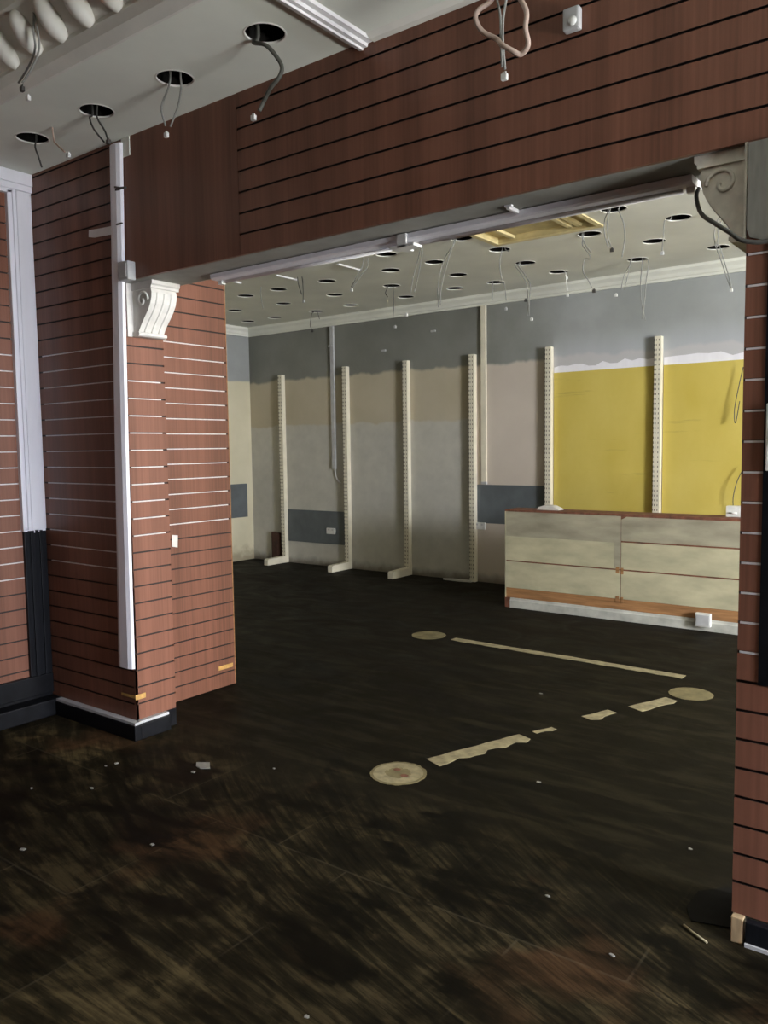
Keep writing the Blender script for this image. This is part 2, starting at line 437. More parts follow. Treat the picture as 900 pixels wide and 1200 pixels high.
wh = MB().box(XL-TH, XR, YH+TH, YHB, ZH, ZCB).build('wall_header', M['soffit']); struct(wh)
slat_panel('slat_board', wh, (-2.924, YH), (XE, YH), ZH+.001, ZCF, (0, -1), [2.673+PITCH*i for i in range(8)])
m = MB(); m.box(XL, -2.926, YH+.001, YH+TH, ZH+.001, ZCF)
m.build('plain_board', M['mahogany'], wh)
MB().box(-3.82, -3.75, YH-.004, YH+.004, 3.225, ZCF).build('plaster_patch', M['ceiling_front'], wh)

# ------------------------------------------------------------------ front room left wall with framed slatted recess
ww = MB().box(XW-.2, XW-.03, -3.3, YH, 0, 3.9).build('wall_left', M['soffit']); struct(ww)
slat_panel('slat_board', ww, (XW, .2), (XW, YH), .25, 3.3, (1, 0), SLOTS)
slot_inserts(ww, (XW, .25), (XW, YH-.05), (1, 0), [z for z in SLOTS if .84 < z < 2.27])
m = MB()
for a, b, d in ((2.598, YH, .030), (2.625, 2.735, .040), (2.645, 2.715, .048)):
    m.box(XW-.01, XW+d, a, b-.001, 1.17, 3.21, 0, .004)
for a, b, d in ((3.19, 3.322, .030), (3.215, 3.30, .042), (3.25, 3.322, .055)):
    m.box(XW-.01, XW+d, .2, YH-.001, a, b, 0, .004)
# ragged lower end of the cover
for k in range(6):
    a = 2.60+k*.024; m.box(XW-.005, XW+.03, a, a+.023, 1.17-random.uniform(.0, .03), 1.18)
struct(m.build('trim_4', M['lilac_white']))
m = MB()
m.box(XW-.01, XW+.022, 2.605, YH-.001, .25, 1.165, 0, .003)
m.box(XW+.02, XW+.032, 2.64, 2.665, .25, 1.165, 0, .003); m.box(XW+.02, XW+.032, 2.70, 2.72, .25, 1.165, 0, .003)
struct(m.build('trim_5', M['black_post']))
# two-step black plinth along the left wall
m = MB()
m.box(XW-.03, XW+.03, -3.3, YH-.001, .125, .25, 0, .006)
m.box(XW-.03, XW+.012, -3.3, YH-.001, .105, .125)
m.box(XW-.03, XW+.115, -3.3, YH-.001, 0, .104, 0, .008)
struct(m.build('baseboard_left', M['black']))
# black skirting round the pillar with a white bead on top
m = MB()
m.box(XW+.115, XL+.048, YH-.048, YH-.001, 0, .088, 0, .006); m.box(XL+.001, XL+.048, YH-.002, 2.955, 0, .088, 0, .006); m.box(XL-.02, XL-.001, 2.90, YHB+.002, 0, .1035)
struct(m.build('baseboard_pillar', M['black']))
m = MB()
m.box(XW+.115, XL+.040, YH-.040, YH-.001, .0885, .1035); m.box(XL+.001, XL+.03, YH-.01, 2.955, .0885, .1035)
struct(m.build('trim_6', M['grey_plastic']))
m = MB()
m.box(-.598, .6, YH-.03, YH-.001, .012, .084, 0, .004)
struct(m.build('baseboard_right', M['black_post']))
MB().box(-.598, .6, YH-.036, YH-.001, 0, .0118).build('trim_7', M['grey_plastic'])['kind'] = 'structure'
tag(MB().box(-.643, -.606, YH-.028, YH+.01, 0, .087, 0, .003).build('wood_block', M['pale_wood']), 'small pale wooden block under the foot of the right slatted pillar', 'wood block')

# shell of the front room: back and right walls with the shop windows the daylight comes through
def window_wall(name, x, y0, y1, wy0, wy1, wz0, wz1, ztop, mat):
    m = MB()
    m.box(x, x+.15, y0, wy0, 0, ztop); m.box(x, x+.15, wy1, y1, 0, ztop)
    m.box(x, x+.15, wy0, wy1, 0, wz0); m.box(x, x+.15, wy0, wy1, wz1, ztop)
    struct(m.build(name, mat))
def window_frame(name, x, wy0, wy1, wz0, wz1, n):
    m = MB(); w = .03
    m.box(x+.04, x+.10, wy0, wy1, wz0, wz0+w*2); m.box(x+.04, x+.10, wy0, wy1, wz1-w*2, wz1)
    for k in range(n+1):
        c = wy0+(wy1-wy0)*k/n; c = min(max(c, wy0+w), wy1-w)
        m.box(x+.041, x+.099, c-w, c+w, wz0, wz1)
    struct(m.build(name, M['grey_plastic']))
FW = (1.15, 2.70, .35, 2.35); BW = (3.15, 4.75, .6, 3.0)
window_wall('wall_right', XF, -3.3, YH, FW[0], FW[1], FW[2], FW[3], 3.9, M['mahogany'])
window_frame('window_1', XF, *FW, 2)
window_wall('wall_back_right', XE, YHB, YB, BW[0], BW[1], BW[2], BW[3], 3.9, M['left_wall'])
window_frame('window_2', XE, *BW, 2)
m = MB(); m.box(XW-.2, XE+.1, -3.45, -3.3, 0, 3.9); struct(m.build('wall_front', M['mahogany']))

# ------------------------------------------------------------------ ceiling holes
ORD = ['first', 'second', 'third', 'fourth', 'fifth', 'sixth', 'seventh', 'eighth', 'ninth', 'tenth']
def make_hole(r, z):
    root = bpy.data.objects.new('ceiling_hole', None); COL.objects.link(root); root.empty_display_size = .1
    rim, _ = MB().lathe((0, 0, 0), [(r+.005, .0005), (r+.003, -.0025), (r-.002, -.002), (r-.003, .006), (r, .007)], 40)
    rim = rim.build('rim', M['plaster']); rim.parent = root
    rec = MB(); _, rg = rec.lathe((0, 0, 0), [(r-.001, .0065), (r+.03, .0075), (r+.03, .17)], 40)
    rec.bm.faces.new(rg[-1]); rec = rec.build('recess', M['void']); rec.parent = root
    root.location.z = z
    return root
def dup(root):
    r = root.copy(); COL.objects.link(r)
    for ch in list(root.children):
        c = ch.copy(); COL.objects.link(c); c.parent = r
    return r
proto = make_hole(HR, ZCB); used = False
for rn, row in ROWS:
    row = sorted(row)
    for i, (x, y) in enumerate(row):
        h = dup(proto) if used else proto; used = True
        h.location = (x, y, ZCB); h.rotation_euler.z = random.uniform(0, 6)
        tag(h, 'round ceiling hole, %s from left, in the %s' % (ORD[i], rn), 'ceiling hole', 'light holes in the back room ceiling')
fp = make_hole(FHR, ZCF)
FL = ['round light hole in front ceiling nearest the white window frame at far left',
      'round light hole in front ceiling above the white corner strip of the pillar',
      'round light hole in front ceiling above the plain brown header board',
      'largest round light hole in front ceiling with thick olive cable, left of ceiling strip',
      'round light hole in front ceiling above the pale cable loop, mostly out of view']
for i, (x, y) in enumerate(FRONT_HOLES):
    h = fp if i == 0 else dup(fp)
    h.location = (x, y, ZCF); tag(h, FL[i], 'ceiling hole', 'light holes in the front ceiling')

# ------------------------------------------------------------------ loose cables
BACK_CABLES = [
    ('grey', [[(-2.17, 6.62, 3.414), (-2.176, 6.62, 3.309), (-2.188, 6.62, 3.184)]], [((-2.187, 6.62, 3.164), 'grey')], 'short grey cable pair hanging from the large hole right of centre by the batten end'),
    ('grey', [[(-1.694, 6.595, 3.432), (-1.736, 6.595, 3.377), (-1.772, 6.595, 3.307), (-1.783, 6.595, 3.232), (-1.775, 6.595, 3.142)], [(-1.663, 6.595, 3.42), (-1.711, 6.595, 3.366), (-1.753, 6.595, 3.297), (-1.758, 6.595, 3.222), (-1.757, 6.595, 3.139)]], [], 'curved grey cable falling from the hole beside the right corbel'),
    ('grey', [[(-2.095, 7.837, 3.413), (-2.048, 7.837, 3.277), (-2.001, 7.837, 3.134), (-1.97, 7.837, 3.039)], [(-2.065, 7.837, 3.408), (-2.026, 7.837, 3.281), (-1.986, 7.837, 3.139), (-1.955, 7.837, 3.037)]], [((-1.962, 7.837, 3.023), 'white')], 'grey cable with white connector below the hole nearest the right pillar along the back wall'),
    ('grey', [[(-2.42, 6.06, 3.422), (-2.44, 6.06, 3.35), (-2.439, 6.06, 3.242), (-2.411, 6.06, 3.142)], [(-2.393, 6.06, 3.417), (-2.419, 6.06, 3.334), (-2.418, 6.06, 3.226), (-2.391, 6.06, 3.139)]], [((-2.384, 6.06, 3.119), 'dark')], 'dark ended cable curving down from the narrow hole right of the ceiling vent, left strand'),
    ('grey', [[(-2.329, 6.05, 3.404), (-2.289, 6.05, 3.297), (-2.281, 6.05, 3.183), (-2.306, 6.05, 3.055)]], [], 'long grey cable from the narrow hole right of the ceiling vent, right strand'),
    ('grey', [[(-2.927, 7.836, 3.42), (-2.951, 7.836, 3.294), (-2.984, 7.836, 3.151)], [(-2.893, 7.836, 3.415), (-2.917, 7.836, 3.289), (-2.958, 7.836, 3.148)]], [((-3.035, 7.836, 3.108), 'white')], 'grey cable pair with white connector on left side of hole above the right yellow panel'),
    ('grey', [[(-2.763, 7.8, 3.39), (-2.777, 7.8, 3.2), (-2.767, 7.8, 2.998), (-2.732, 7.8, 2.825)], [(-2.706, 7.8, 3.382), (-2.728, 7.8, 3.194), (-2.742, 7.8, 3.019), (-2.757, 7.8, 2.843)]], [], 'long loose cable pair hanging in front of the grey wall above the right yellow panel'),
    ('grey', [[(-2.896, 6.633, 3.416), (-2.865, 6.633, 3.34), (-2.811, 6.633, 3.261), (-2.795, 6.633, 3.216), (-2.856, 6.633, 3.218), (-2.855, 6.633, 3.119), (-2.817, 6.633, 3.042), (-2.778, 6.633, 2.973)], [(-2.873, 6.633, 3.412), (-2.842, 6.633, 3.336), (-2.795, 6.633, 3.266)]], [((-2.763, 6.633, 2.943), 'dark')], 'kinked grey cable with dark connector hanging from hole at the vent corner'),
    ('white', [[(-3.57, 7.845, 3.405), (-3.561, 7.845, 3.31), (-3.551, 7.845, 3.215)]], [((-3.561, 7.845, 3.344), 'white'), ((-3.551, 7.845, 3.172), 'white')], 'white tagged cable hanging from hole above the fifth wall upright'),
    ('grey', [[(-3.833, 7.256, 3.413), (-3.768, 7.256, 3.321), (-3.712, 7.256, 3.216), (-3.703, 7.256, 3.076), (-3.694, 7.256, 2.911)], [(-3.805, 7.256, 3.409), (-3.731, 7.256, 3.308), (-3.675, 7.256, 3.203), (-3.675, 7.256, 3.056), (-3.684, 7.256, 2.91)]], [((-3.721, 7.256, 3.062), 'dark'), ((-3.657, 7.256, 2.874), 'white')], 'long grey cable with dark clip and white connector left of the white tagged cable'),
    ('grey', [[(-3.636, 6.622, 3.399), (-3.653, 6.622, 3.288), (-3.636, 6.622, 3.149)], [(-3.558, 6.622, 3.387), (-3.549, 6.622, 3.633)]], [], 'thin grey cable beside the left corner of ceiling vent'),
    ('grey', [[(-4.447, 7.888, 3.415), (-4.448, 7.888, 3.232)], [(-4.3, 7.888, 3.396), (-4.28, 7.888, 3.212)]], [((-4.28, 7.888, 3.122), 'grey')], 'two thin grey wires hanging above the wall trunking right of centre'),
    ('grey', [[(-3.861, 6.06, 3.427), (-3.871, 6.06, 3.298), (-3.925, 6.06, 3.175), (-3.962, 6.06, 3.018), (-3.964, 6.06, 2.871)], [(-3.818, 6.06, 3.42), (-3.836, 6.06, 3.293), (-3.89, 6.06, 3.17), (-3.935, 6.06, 3.015), (-3.928, 6.06, 2.882)]], [], 'long wavy grey cable pair hanging left of the ceiling vent'),
    ('grey', [[(-4.175, 6.1, 3.44), (-4.195, 6.1, 3.316), (-4.244, 6.1, 3.173), (-4.283, 6.1, 3.042)], [(-4.138, 6.1, 3.434), (-4.158, 6.1, 3.311), (-4.206, 6.1, 3.168), (-4.246, 6.1, 3.037)]], [((-4.333, 6.1, 2.849), 'white')], 'grey cable pair hanging behind the white clip of the batten joint'),
    ('dark', [[(-5.491, 7.294, 3.415), (-5.456, 7.294, 3.355), (-5.422, 7.294, 3.305)], [(-5.35, 7.294, 3.398), (-5.352, 7.294, 3.232), (-5.367, 7.294, 3.076)]], [((-5.333, 7.294, 2.971), 'grey')], 'short dark cable stub below a hole left of centre with grey connector'),
    ('grey', [[(-4.779, 6.1, 3.363), (-4.842, 6.1, 3.277), (-4.948, 6.1, 3.172)], [(-4.82, 6.1, 3.369), (-4.883, 6.1, 3.283), (-4.98, 6.1, 3.184)]], [((-4.97, 6.1, 3.151), 'white')], 'slanting grey cable with white connector right of the two white ceiling strips'),
    ('dark', [[(-5.812, 6.3, 3.467), (-5.779, 6.3, 3.367), (-5.77, 6.3, 3.262), (-5.784, 6.3, 3.177)], [(-5.848, 6.3, 3.472), (-5.839, 6.3, 3.358), (-5.806, 6.3, 3.241)]], [((-5.773, 6.3, 3.167), 'grey')], 'dark grey cable hanging between the two white ceiling strips'),
    ('dark', [[(-7.183, 7.999, 3.406), (-7.217, 7.999, 3.267), (-7.204, 7.999, 3.2)], [(-7.08, 7.999, 3.395), (-7.067, 7.999, 3.317)]], [((-7.19, 7.999, 3.176), 'dark')], 'short dark cable stub hanging above the left wall trunking'),
    ('grey', [[(-6.501, 6.4, 3.496), (-6.494, 6.4, 3.339), (-6.46, 6.4, 3.179)]], [], 'thin grey cable hanging near the left end of the batten'),
    ('dark', [[(-1.979, 8.4, 2.377), (-2.015, 8.4, 2.215), (-2.049, 8.4, 1.97), (-2.038, 8.4, 1.837), (-2.004, 8.4, 2.05)], [(-1.959, 8.4, 1.405), (-2.011, 8.4, 1.262), (-2.047, 8.4, 1.102), (-2.037, 8.4, 0.968)]], [((-2.036, 8.4, 0.942), 'white')], 'thin dark cables hanging down right edge of the right yellow panel'),
]
FRONT_CABLES = [
    ('dark', [[(-4.16, 2.446, 3.329), (-4.148, 2.446, 3.273), (-4.111, 2.446, 3.212), (-4.107, 2.446, 3.159)]], [], 'single dark cable hanging from the leftmost front ceiling hole'),
    ('pink', [[(-3.955, 2.42, 3.273), (-3.896, 2.42, 3.217), (-3.822, 2.42, 3.163)]], [((-3.808, 2.42, 3.147), 'white')], 'short pinkish wire end beside the leftmost front ceiling hole'),
    ('dark', [[(-3.658, 2.456, 3.304), (-3.619, 2.456, 3.238), (-3.559, 2.456, 3.167)], [(-3.587, 2.456, 3.279), (-3.555, 2.456, 3.222), (-3.531, 2.456, 3.168)]], [((-3.518, 2.456, 3.157), 'dark')], 'two dark wires from front ceiling hole above the white corner strip'),
    ('grey', [[(-3.152, 2.473, 3.325), (-3.12, 2.473, 3.226), (-3.089, 2.473, 3.131)], [(-2.973, 2.473, 3.269), (-3.018, 2.473, 3.203), (-3.077, 2.473, 3.128)]], [((-3.097, 2.473, 3.095), 'white')], 'v shaped cable pair with white connector from the third front ceiling hole'),
    ('darkolive', [[(-2.48, 2.442, 3.305), (-2.408, 2.442, 3.27), (-2.362, 2.442, 3.22), (-2.34, 2.442, 3.171), (-2.336, 2.442, 3.125), (-2.39, 2.442, 3.1), (-2.44, 2.442, 3.069), (-2.471, 2.442, 3.033)]], [((-2.496, 2.442, 3.013), 'white')], 'thick dark olive cable with white connector from the largest front ceiling hole'),
    ('grey', [[(-3.362, 2.0, 3.614), (-3.349, 2.0, 3.533), (-3.35, 2.0, 3.442), (-3.369, 2.0, 3.388), (-3.429, 2.0, 3.335), (-3.491, 2.0, 3.269)], [(-3.348, 2.0, 3.539), (-3.328, 2.0, 3.463), (-3.342, 2.0, 3.38), (-3.402, 2.0, 3.317), (-3.457, 2.0, 3.26)]], [((-3.479, 2.0, 3.244), 'dark'), ((-3.435, 2.0, 3.193), 'white')], 'knotted grey cable hanging in front of the egg moulding at top left'),
    ('pinkwhite', [[(-1.356, 2.45, 3.143), (-1.394, 2.45, 3.118), (-1.427, 2.45, 3.096), (-1.437, 2.45, 3.067), (-1.417, 2.45, 3.028), (-1.369, 2.45, 2.989), (-1.337, 2.45, 2.958), (-1.303, 2.45, 2.926), (-1.275, 2.45, 2.916), (-1.254, 2.45, 2.936), (-1.248, 2.45, 2.979), (-1.257, 2.45, 3.034), (-1.281, 2.45, 3.094), (-1.306, 2.45, 3.131)]], [], 'pale looped cable hanging before the slatted header at the top edge'),
    ('grey', [[(-1.399, 2.505, 3.17), (-1.387, 2.505, 3.097), (-1.374, 2.505, 3.011), (-1.368, 2.505, 2.913)], [(-1.361, 2.505, 3.157), (-1.361, 2.505, 3.075), (-1.367, 2.505, 2.996), (-1.364, 2.505, 2.912)]], [((-1.364, 2.505, 2.885), 'white')], 'straight grey cable with white terminal block inside the pale cable loop'),
]
FLAKES = [(-3.724, 2.016), (-3.668, 2.395), (-3.653, 2.447), (-3.481, 2.188), (-3.169, 1.666), (-3.266, 2.691), (-3.228, 2.609), (-2.918, 2.882), (-2.762, 2.009), (-0.936, 3.27), (-1.249, 2.613), (-0.931, 2.419), (-1.727, 3.514), (-1.538, 1.628), (-2.356, 4.817)]
CONN = {'white': M['socket'], 'grey': M['grey_plastic'], 'dark': M['slot_dark']}
HOLES = {ZCB: [q for _, r in ROWS for q in r], ZCF: FRONT_HOLES}
def cable(c, polys, conns, label, zc, group, r):
    top = polys[0][0]
    t = thing('loose_cable', label, 'cable', (top[0], top[1], zc), group)
    for k, pl in enumerate(polys):
        pl = [tuple(p) for p in pl]
        if pl[0][2] > zc-.12:
            hx, hy = pl[0][0], pl[0][1]
            hr = HR if zc > 3.4 else FHR
            cx, cy = min(HOLES[zc], key=lambda q: (q[0]-hx)**2+(q[1]-hy)**2)
            d = math.hypot(cx-hx, cy-hy)
            if .6*hr < d < 2.2*hr:                      # comes out over the edge of its hole
                hx, hy = cx+(hx-cx)*.6*hr/d, cy+(hy-cy)*.6*hr/d
            if d < 2.2*hr: pl = [(hx, hy, zc+.168), (hx, hy, zc+.01)]+[p for p in pl if p[2] < zc-.005]
            else: pl = [(hx, hy, max(pl[0][2], zc+.05)+.1)]+pl
        pl = [(x+.004*math.sin(3*i+k), y+.012*math.sin(1.7*i+k*2), z) for i, (x, y, z) in enumerate(pl)]
        MB().tube(smooth_path(pl), r, 8).build('wire', CW[c], t)
    for p, k in conns:
        m = MB(); w = .013 if zc > 3.4 else .011
        m.box(p[0]-w, p[0]+w, p[1]-w*.7, p[1]+w*.7, p[2]-w*1.1, p[2]+w*.9, 0, .003)
        m.tube([(p[0]-w*.4, p[1], p[2]+w*.8), (p[0]-w*.4, p[1], p[2]+w*1.5)], w*.3, 6)
        m.tube([(p[0]+w*.4, p[1], p[2]+w*.8), (p[0]+w*.4, p[1], p[2]+w*1.5)], w*.3, 6)
        m.build('connector', CONN[k], t)
for a in BACK_CABLES: cable(*a, ZCB, 'cables hanging from the back room ceiling', .0045)
for a in FRONT_CABLES: cable(*a, ZCF, 'cables hanging from the front ceiling', .0085 if a[0] in ('darkolive', 'pinkwhite') else .0045)

# ------------------------------------------------------------------ ceiling vent, strips, track
t = thing('ceiling_vent', 'yellowed wooden framed vent recessed in back room ceiling behind the batten', 'vent', ((vent[0]+vent[1])/2, 6.0, ZCB))
a, b, c, d = vent
m = MB()
for x0, x1, y0, y1 in ((a, b, c, c+.05), (a, b, d-.05, d), (a, a+.05, c+.05, d-.05), (b-.05, b, c+.05, d-.05)):
    m.box(x0, x1, y0, y1, ZCB-.012, ZCB-.0005, 0, .003)
m.build('frame', M['vent_wood'], t)
m = MB()
e = .031
for x0, x1, y0, y1 in ((a+e, b-e, c+e, c+e+.012), (a+e, b-e, d-e-.012, d-e), (a+e, a+e+.012, c+e, d-e), (b-e-.012, b-e, c+e, d-e)):
    m.box(x0, x1, y0, y1, ZCB, ZCB+.05)
m.box(a+e, b-e, c+e, d-e, ZCB+.051, ZCB+.06)
m.build('recess_box', M['vent_slat'], t)
for x0 in (a+.17, b-.30, b-.22):
    MB().box(x0, x0+.045, c+.05, d-.05, ZCB+.015, ZCB+.04, 0, .003).build('slat', M['vent_wood'], t)
for i, (x, y0, y1, lb) in enumerate(((-5.128, 6.09, 6.42, 'thin white strip on back ceiling, rightmost of three near the batten'),
                      (-5.93, 6.06, 6.37, 'thin white strip on back ceiling, middle one of three near the batten'),
                      (-6.49, 5.90, 6.10, 'thin white strip on back ceiling, leftmost of three near the batten'))):
    m = MB(); m.prism([(x-.016, ZCB), (x-.012, ZCB-.014), (x+.012, ZCB-.014), (x+.016, ZCB)], y0, y1, 'y')
    tag(m.build('ceiling_strip', M['white']), lb, 'strip', 'white strips on the back ceiling')
m = MB()
m.prism([(-2.19, ZCF), (-2.19, ZCF-.012), (-2.178, ZCF-.016), (-2.175, ZCF-.030), (-2.155, ZCF-.034), (-2.152, ZCF-.026), (-2.132, ZCF-.026), (-2.128, ZCF-.014), (-2.105, ZCF-.012), (-2.10, ZCF)], -3.29, YH-.003, 'y')
struct(m.build('trim_8', M['white']))
m = MB(); m.prism([(YH-.001, ZCF), (YH-.001, ZCF-.016), (YH-.03, ZCF-.014), (YH-.055, ZCF)], -2.10, XE, 'x')
struct(m.build('trim_9', M['plaster']))

# ------------------------------------------------------------------ lighting battens under the header
def batten(x0, x1, label):
    t = thing('fluorescent_batten', label, 'light fitting', ((x0+x1)/2, 2.99, ZH), 'battens under the header')
    m = MB(); m.prism([(2.930, ZH-.004), (2.932, ZH-.024), (2.942, ZH-.031), (3.045, ZH-.031), (3.055, ZH-.022), (3.055, ZH-.004)], x0, x1, 'x')
    m.build('housing', M['lilac_white'], t)
    m = MB(); m.tube([(x0+.05, 2.995, ZH-.038), (x1-.05, 2.995, ZH-.038)], .009, 14)
    m.build('tube', M['white'], t)
    for x in (x0+.004, x1-.034):
        m = MB(); m.box(x, x+.03, 2.98, 3.01, ZH-.050, ZH-.030, 0, .004); m.build('lamp_holder', M['socket'], t)
    for x in (x0+.25, x1-.25): MB().box(x-.012, x+.012, 2.93, 3.05, ZH-.0042, ZH-.001).build('bracket', M['grey_plastic'], t)
    return t
batten(-3.35, -2.102, 'left length of white lighting batten under the slatted header')
batten(-2.098, -.87, 'right length of white lighting batten under the header, ending by right corbel')
m = MB()
m.box(-2.16, -2.03, 2.918, 2.985, ZH-.062, ZH-.050, 0, .003); m.box(-2.12, -2.07, 2.918, 2.9285, ZH-.062, ZH-.004, 0, .003); m.box(-2.14, -2.10, 2.985, 3.02, ZH-.060, ZH-.051, 0, .003)
tag(m.build('joint_clip', M['socket']), 'white clip hanging at the joint of the two battens', 'clip')
m = MB(); m.box(-1.546, -1.530, 2.85, 2.928, ZH-.018, ZH-.003, 0, .002); m.box(-1.553, -1.523, 2.85, 2.865, ZH-.008, ZH-.001)
tag(m.build('batten_bracket', M['white']), 'small white bracket on header underside beside the right batten', 'bracket')

# ------------------------------------------------------------------ corbels
def corbel(name, label, x, sgn, y0, y1, depth, mat, mat2):
    t = thing(name, label, 'corbel', (x, (y0+y1)/2, 2.28), 'plaster corbels of the opening')
    q = lambda pts: [(x+sgn*u*depth, z) for u, z in pts]
    body = [(0, 2.535), (.90, 2.535), (.93, 2.515), (.92, 2.49), (.86, 2.455), (.74, 2.42), (.58, 2.385), (.44, 2.355), (.34, 2.33), (.28, 2.31), (0, 2.31)]
    MB().prism(q(body), y0+.01, y1-.01, 'y').build('body', mat, t)
    MB().prism(q([(0, ZH-.001), (1.03, ZH-.001), (1.03, 2.556), (.98, 2.548), (.97, 2.5352), (0, 2.5352)]), y0, y1, 'y').build('cap', mat, t)
    MB().prism(q([(0, 2.31), (.30, 2.31), (.36, 2.303), (.36, 2.292), (.30, 2.285), (0, 2.285)]), y0, y1, 'y').build('base', mat, t)
    for yy in (y0+.008, y1-.008):
        m = MB()
        c = (x+sgn*depth*.50, 2.478)
        pts = [(c[0]+sgn*(.052-.0065*a)*math.cos(a*1.0), yy, c[1]+(.052-.0065*a)*math.sin(a*1.0)) for a in [k*.3 for k in range(24)]]
        m.tube(pts, .007, 6)
        m.build('volute', mat2, t)
    m = MB()
    for k in range(3):
        yy = y0+(y1-y0)*(k+1)/4
        m.tube([(x+sgn*depth*u, yy, z) for u, z in body[2:10]], .006, 8)
    m.build('front_bead', mat, t)
    m = MB(); m.box(min(x, x+sgn*.008), max(x, x+sgn*.008), y0-.03, y1+.0, 2.285, ZH-.001); m.build('back_plate', mat, t)
corbel('plaster_corbel', 'white plaster scroll corbel on the left slatted pillar under the header', XL+.0005, 1, 2.815, 3.005, .19, M['corbel'], M['plaster'])
corbel('plaster_corbel', 'dusty cream scroll corbel at the right end of the header', XR-.0005, -1, 2.775, 3.0, .165, M['corbel_old'], M['corbel_old'])
m = MB(); m.prism([(XR+.003, 2.31), (XR+.012, 2.285), (-.60, 2.272), (-.35, 2.275), (-.35, 2.572), (XR+.003, 2.572)], YH-.010, YH-.002, 'y')
tag(m.build('grey_cover', M['dusty_grey']), 'dirty grey cover box on top of right slatted pillar beside the corbel', 'cover box')
m = MB(); m.tube(smooth_path([(-.862, 2.985, 2.535), (-.845, 2.90, 2.485), (-.80, 2.80, 2.40), (-.74, 2.74, 2.345), (-.69, 2.72, 2.305), (-.655, 2.715, 2.275), (-.61, 2.722, 2.262), (-.56, 2.73, 2.263)]), .007, 8)
tag(m.build('power_cable', CW['dark']), 'dark cable drooping from right batten end to the pillar below the corbel', 'cable')
m = MB(); m.box(-.582, -.38, YH-.0035, YH-.0012, .872, 2.262); m.box(-.55, -.41, YH-.0045, YH-.003, .90, 2.24)
tag(m.build('black_cladding', M['black']), 'tall black panel fixed on the right slatted pillar at the frame edge', 'panel')
t = thing('wall_switch', 'white switch plate on the tall black panel at right edge', 'switch', (-.55, YH-.013, 1.66))
MB().box(-.575, -.50, YH-.014, YH-.0046, 1.56, 1.77, 0, .004).build('plate', M['socket'], t)
MB().box(-.553, -.522, YH-.019, YH-.0145, 1.64, 1.69, 0, .002).build('rocker', M['socket'], t)

# ------------------------------------------------------------------ on the left pillar
def strip(p):  # corner strip: shallow channel that leans and widens towards its loose lower end
    m = MB(); n = 14
    R = []
    for k in range(n+1):
        f = k/n; z = 3.30-2.885*f
        xl = -3.905-.083*f; xr = -3.806-.047*f+.012*math.sin(f*3.1)*-1
        y = YH-.006-.018*f
        sec = [(xl, y), (xl+.004, y-.014), (xl+.03, y-.022), (xr-.03, y-.022), (xr-.004, y-.013), (xr, y), (xr, y+.0035), (xl, y+.0035)]
        R.append([m.bm.verts.new((a, b, z)) for a, b in sec])
    for a, b in zip(R, R[1:]):
        for i in range(8): m.bm.faces.new((a[i], a[(i+1) % 8], b[(i+1) % 8], b[i]))
    m.bm.faces.new(R[0]); m.bm.faces.new(R[-1])
    return m
t = thing('corner_strip', 'long white plastic corner strip hanging loose down the left pillar edge', 'corner strip', (-3.9, YH-.02, .415))
strip(0).build('channel', M['lilac_white'], t)
m = MB(); m.box(-3.848, -3.80, YH-.034, YH-.026, 3.05, 3.06); m.box(-3.85, -3.80, YH-.036, YH-.026, 2.87, 2.876)
m.tube([(-3.85, YH-.032, 3.07), (-3.80, YH-.035, 3.055), (-3.755, YH-.03, 3.05)], .006, 6)
m.build('tie', M['slot_dark'], t)
m = MB(); m.box(-3.822, -3.735, YH-.055, YH-.002, 2.565, 2.665, 0, .008); m.box(-3.81, -3.747, YH-.058, YH-.055, 2.58, 2.65)
tag(m.build('junction_box', M['grey_plastic']), 'small grey junction box at the left end of header beside the corner strip', 'junction box')
m = MB(); m.prism([(-4.155, 2.862), (-4.10, 2.85), (-3.935, 2.842), (-3.93, 2.885), (-4.05, 2.892), (-4.15, 2.90)], YH-.004, YH-.0005, 'y')
tag(m.build('tape_piece', M['white']), 'torn piece of white tape on the dark pillar face left of corner strip', 'tape')
m = MB(); m.prism([(3.300, 1.03), (3.345, 1.02), (3.350, 1.098), (3.306, 1.105)], XRW+.0005, XRW+.004, 'x')
tag(m.build('price_tag', M['corbel']), 'small blank white tag stuck on the slatted return wall behind the pillar', 'tag')
m = MB(); m.box(XRW+.0005, XRW+.005, 3.66, 3.79, .130, .158, 0, .002)
tag(m.build('filler_dab', M['orange_filler']), 'orange filler dab low on the far edge of slatted return wall', 'filler')
m = MB(); m.box(XL+.0005, XL+.005, YH-.004, YH+.065, .222, .252, 0, .002); m.box(XL-.13, XL+.004, YH-.005, YH-.0005, .230, .246, 0, .002)
tag(m.build('filler_dab', M['orange_filler']), 'orange filler dab low on the front corner of left pillar', 'filler')
t = thing('sensor', 'small grey sensor box screwed on the slatted header near the top right', 'sensor', (-1.22, YH-.001, 3.08))
MB().box(-1.253, -1.193, YH-.035, YH-.001, 3.075, 3.15, 0, .008).build('housing', M['grey_plastic'], t)
MB().ell((-1.215, YH-.036, 3.10), (.016, .01, .016)).build('lens', M['socket'], t)

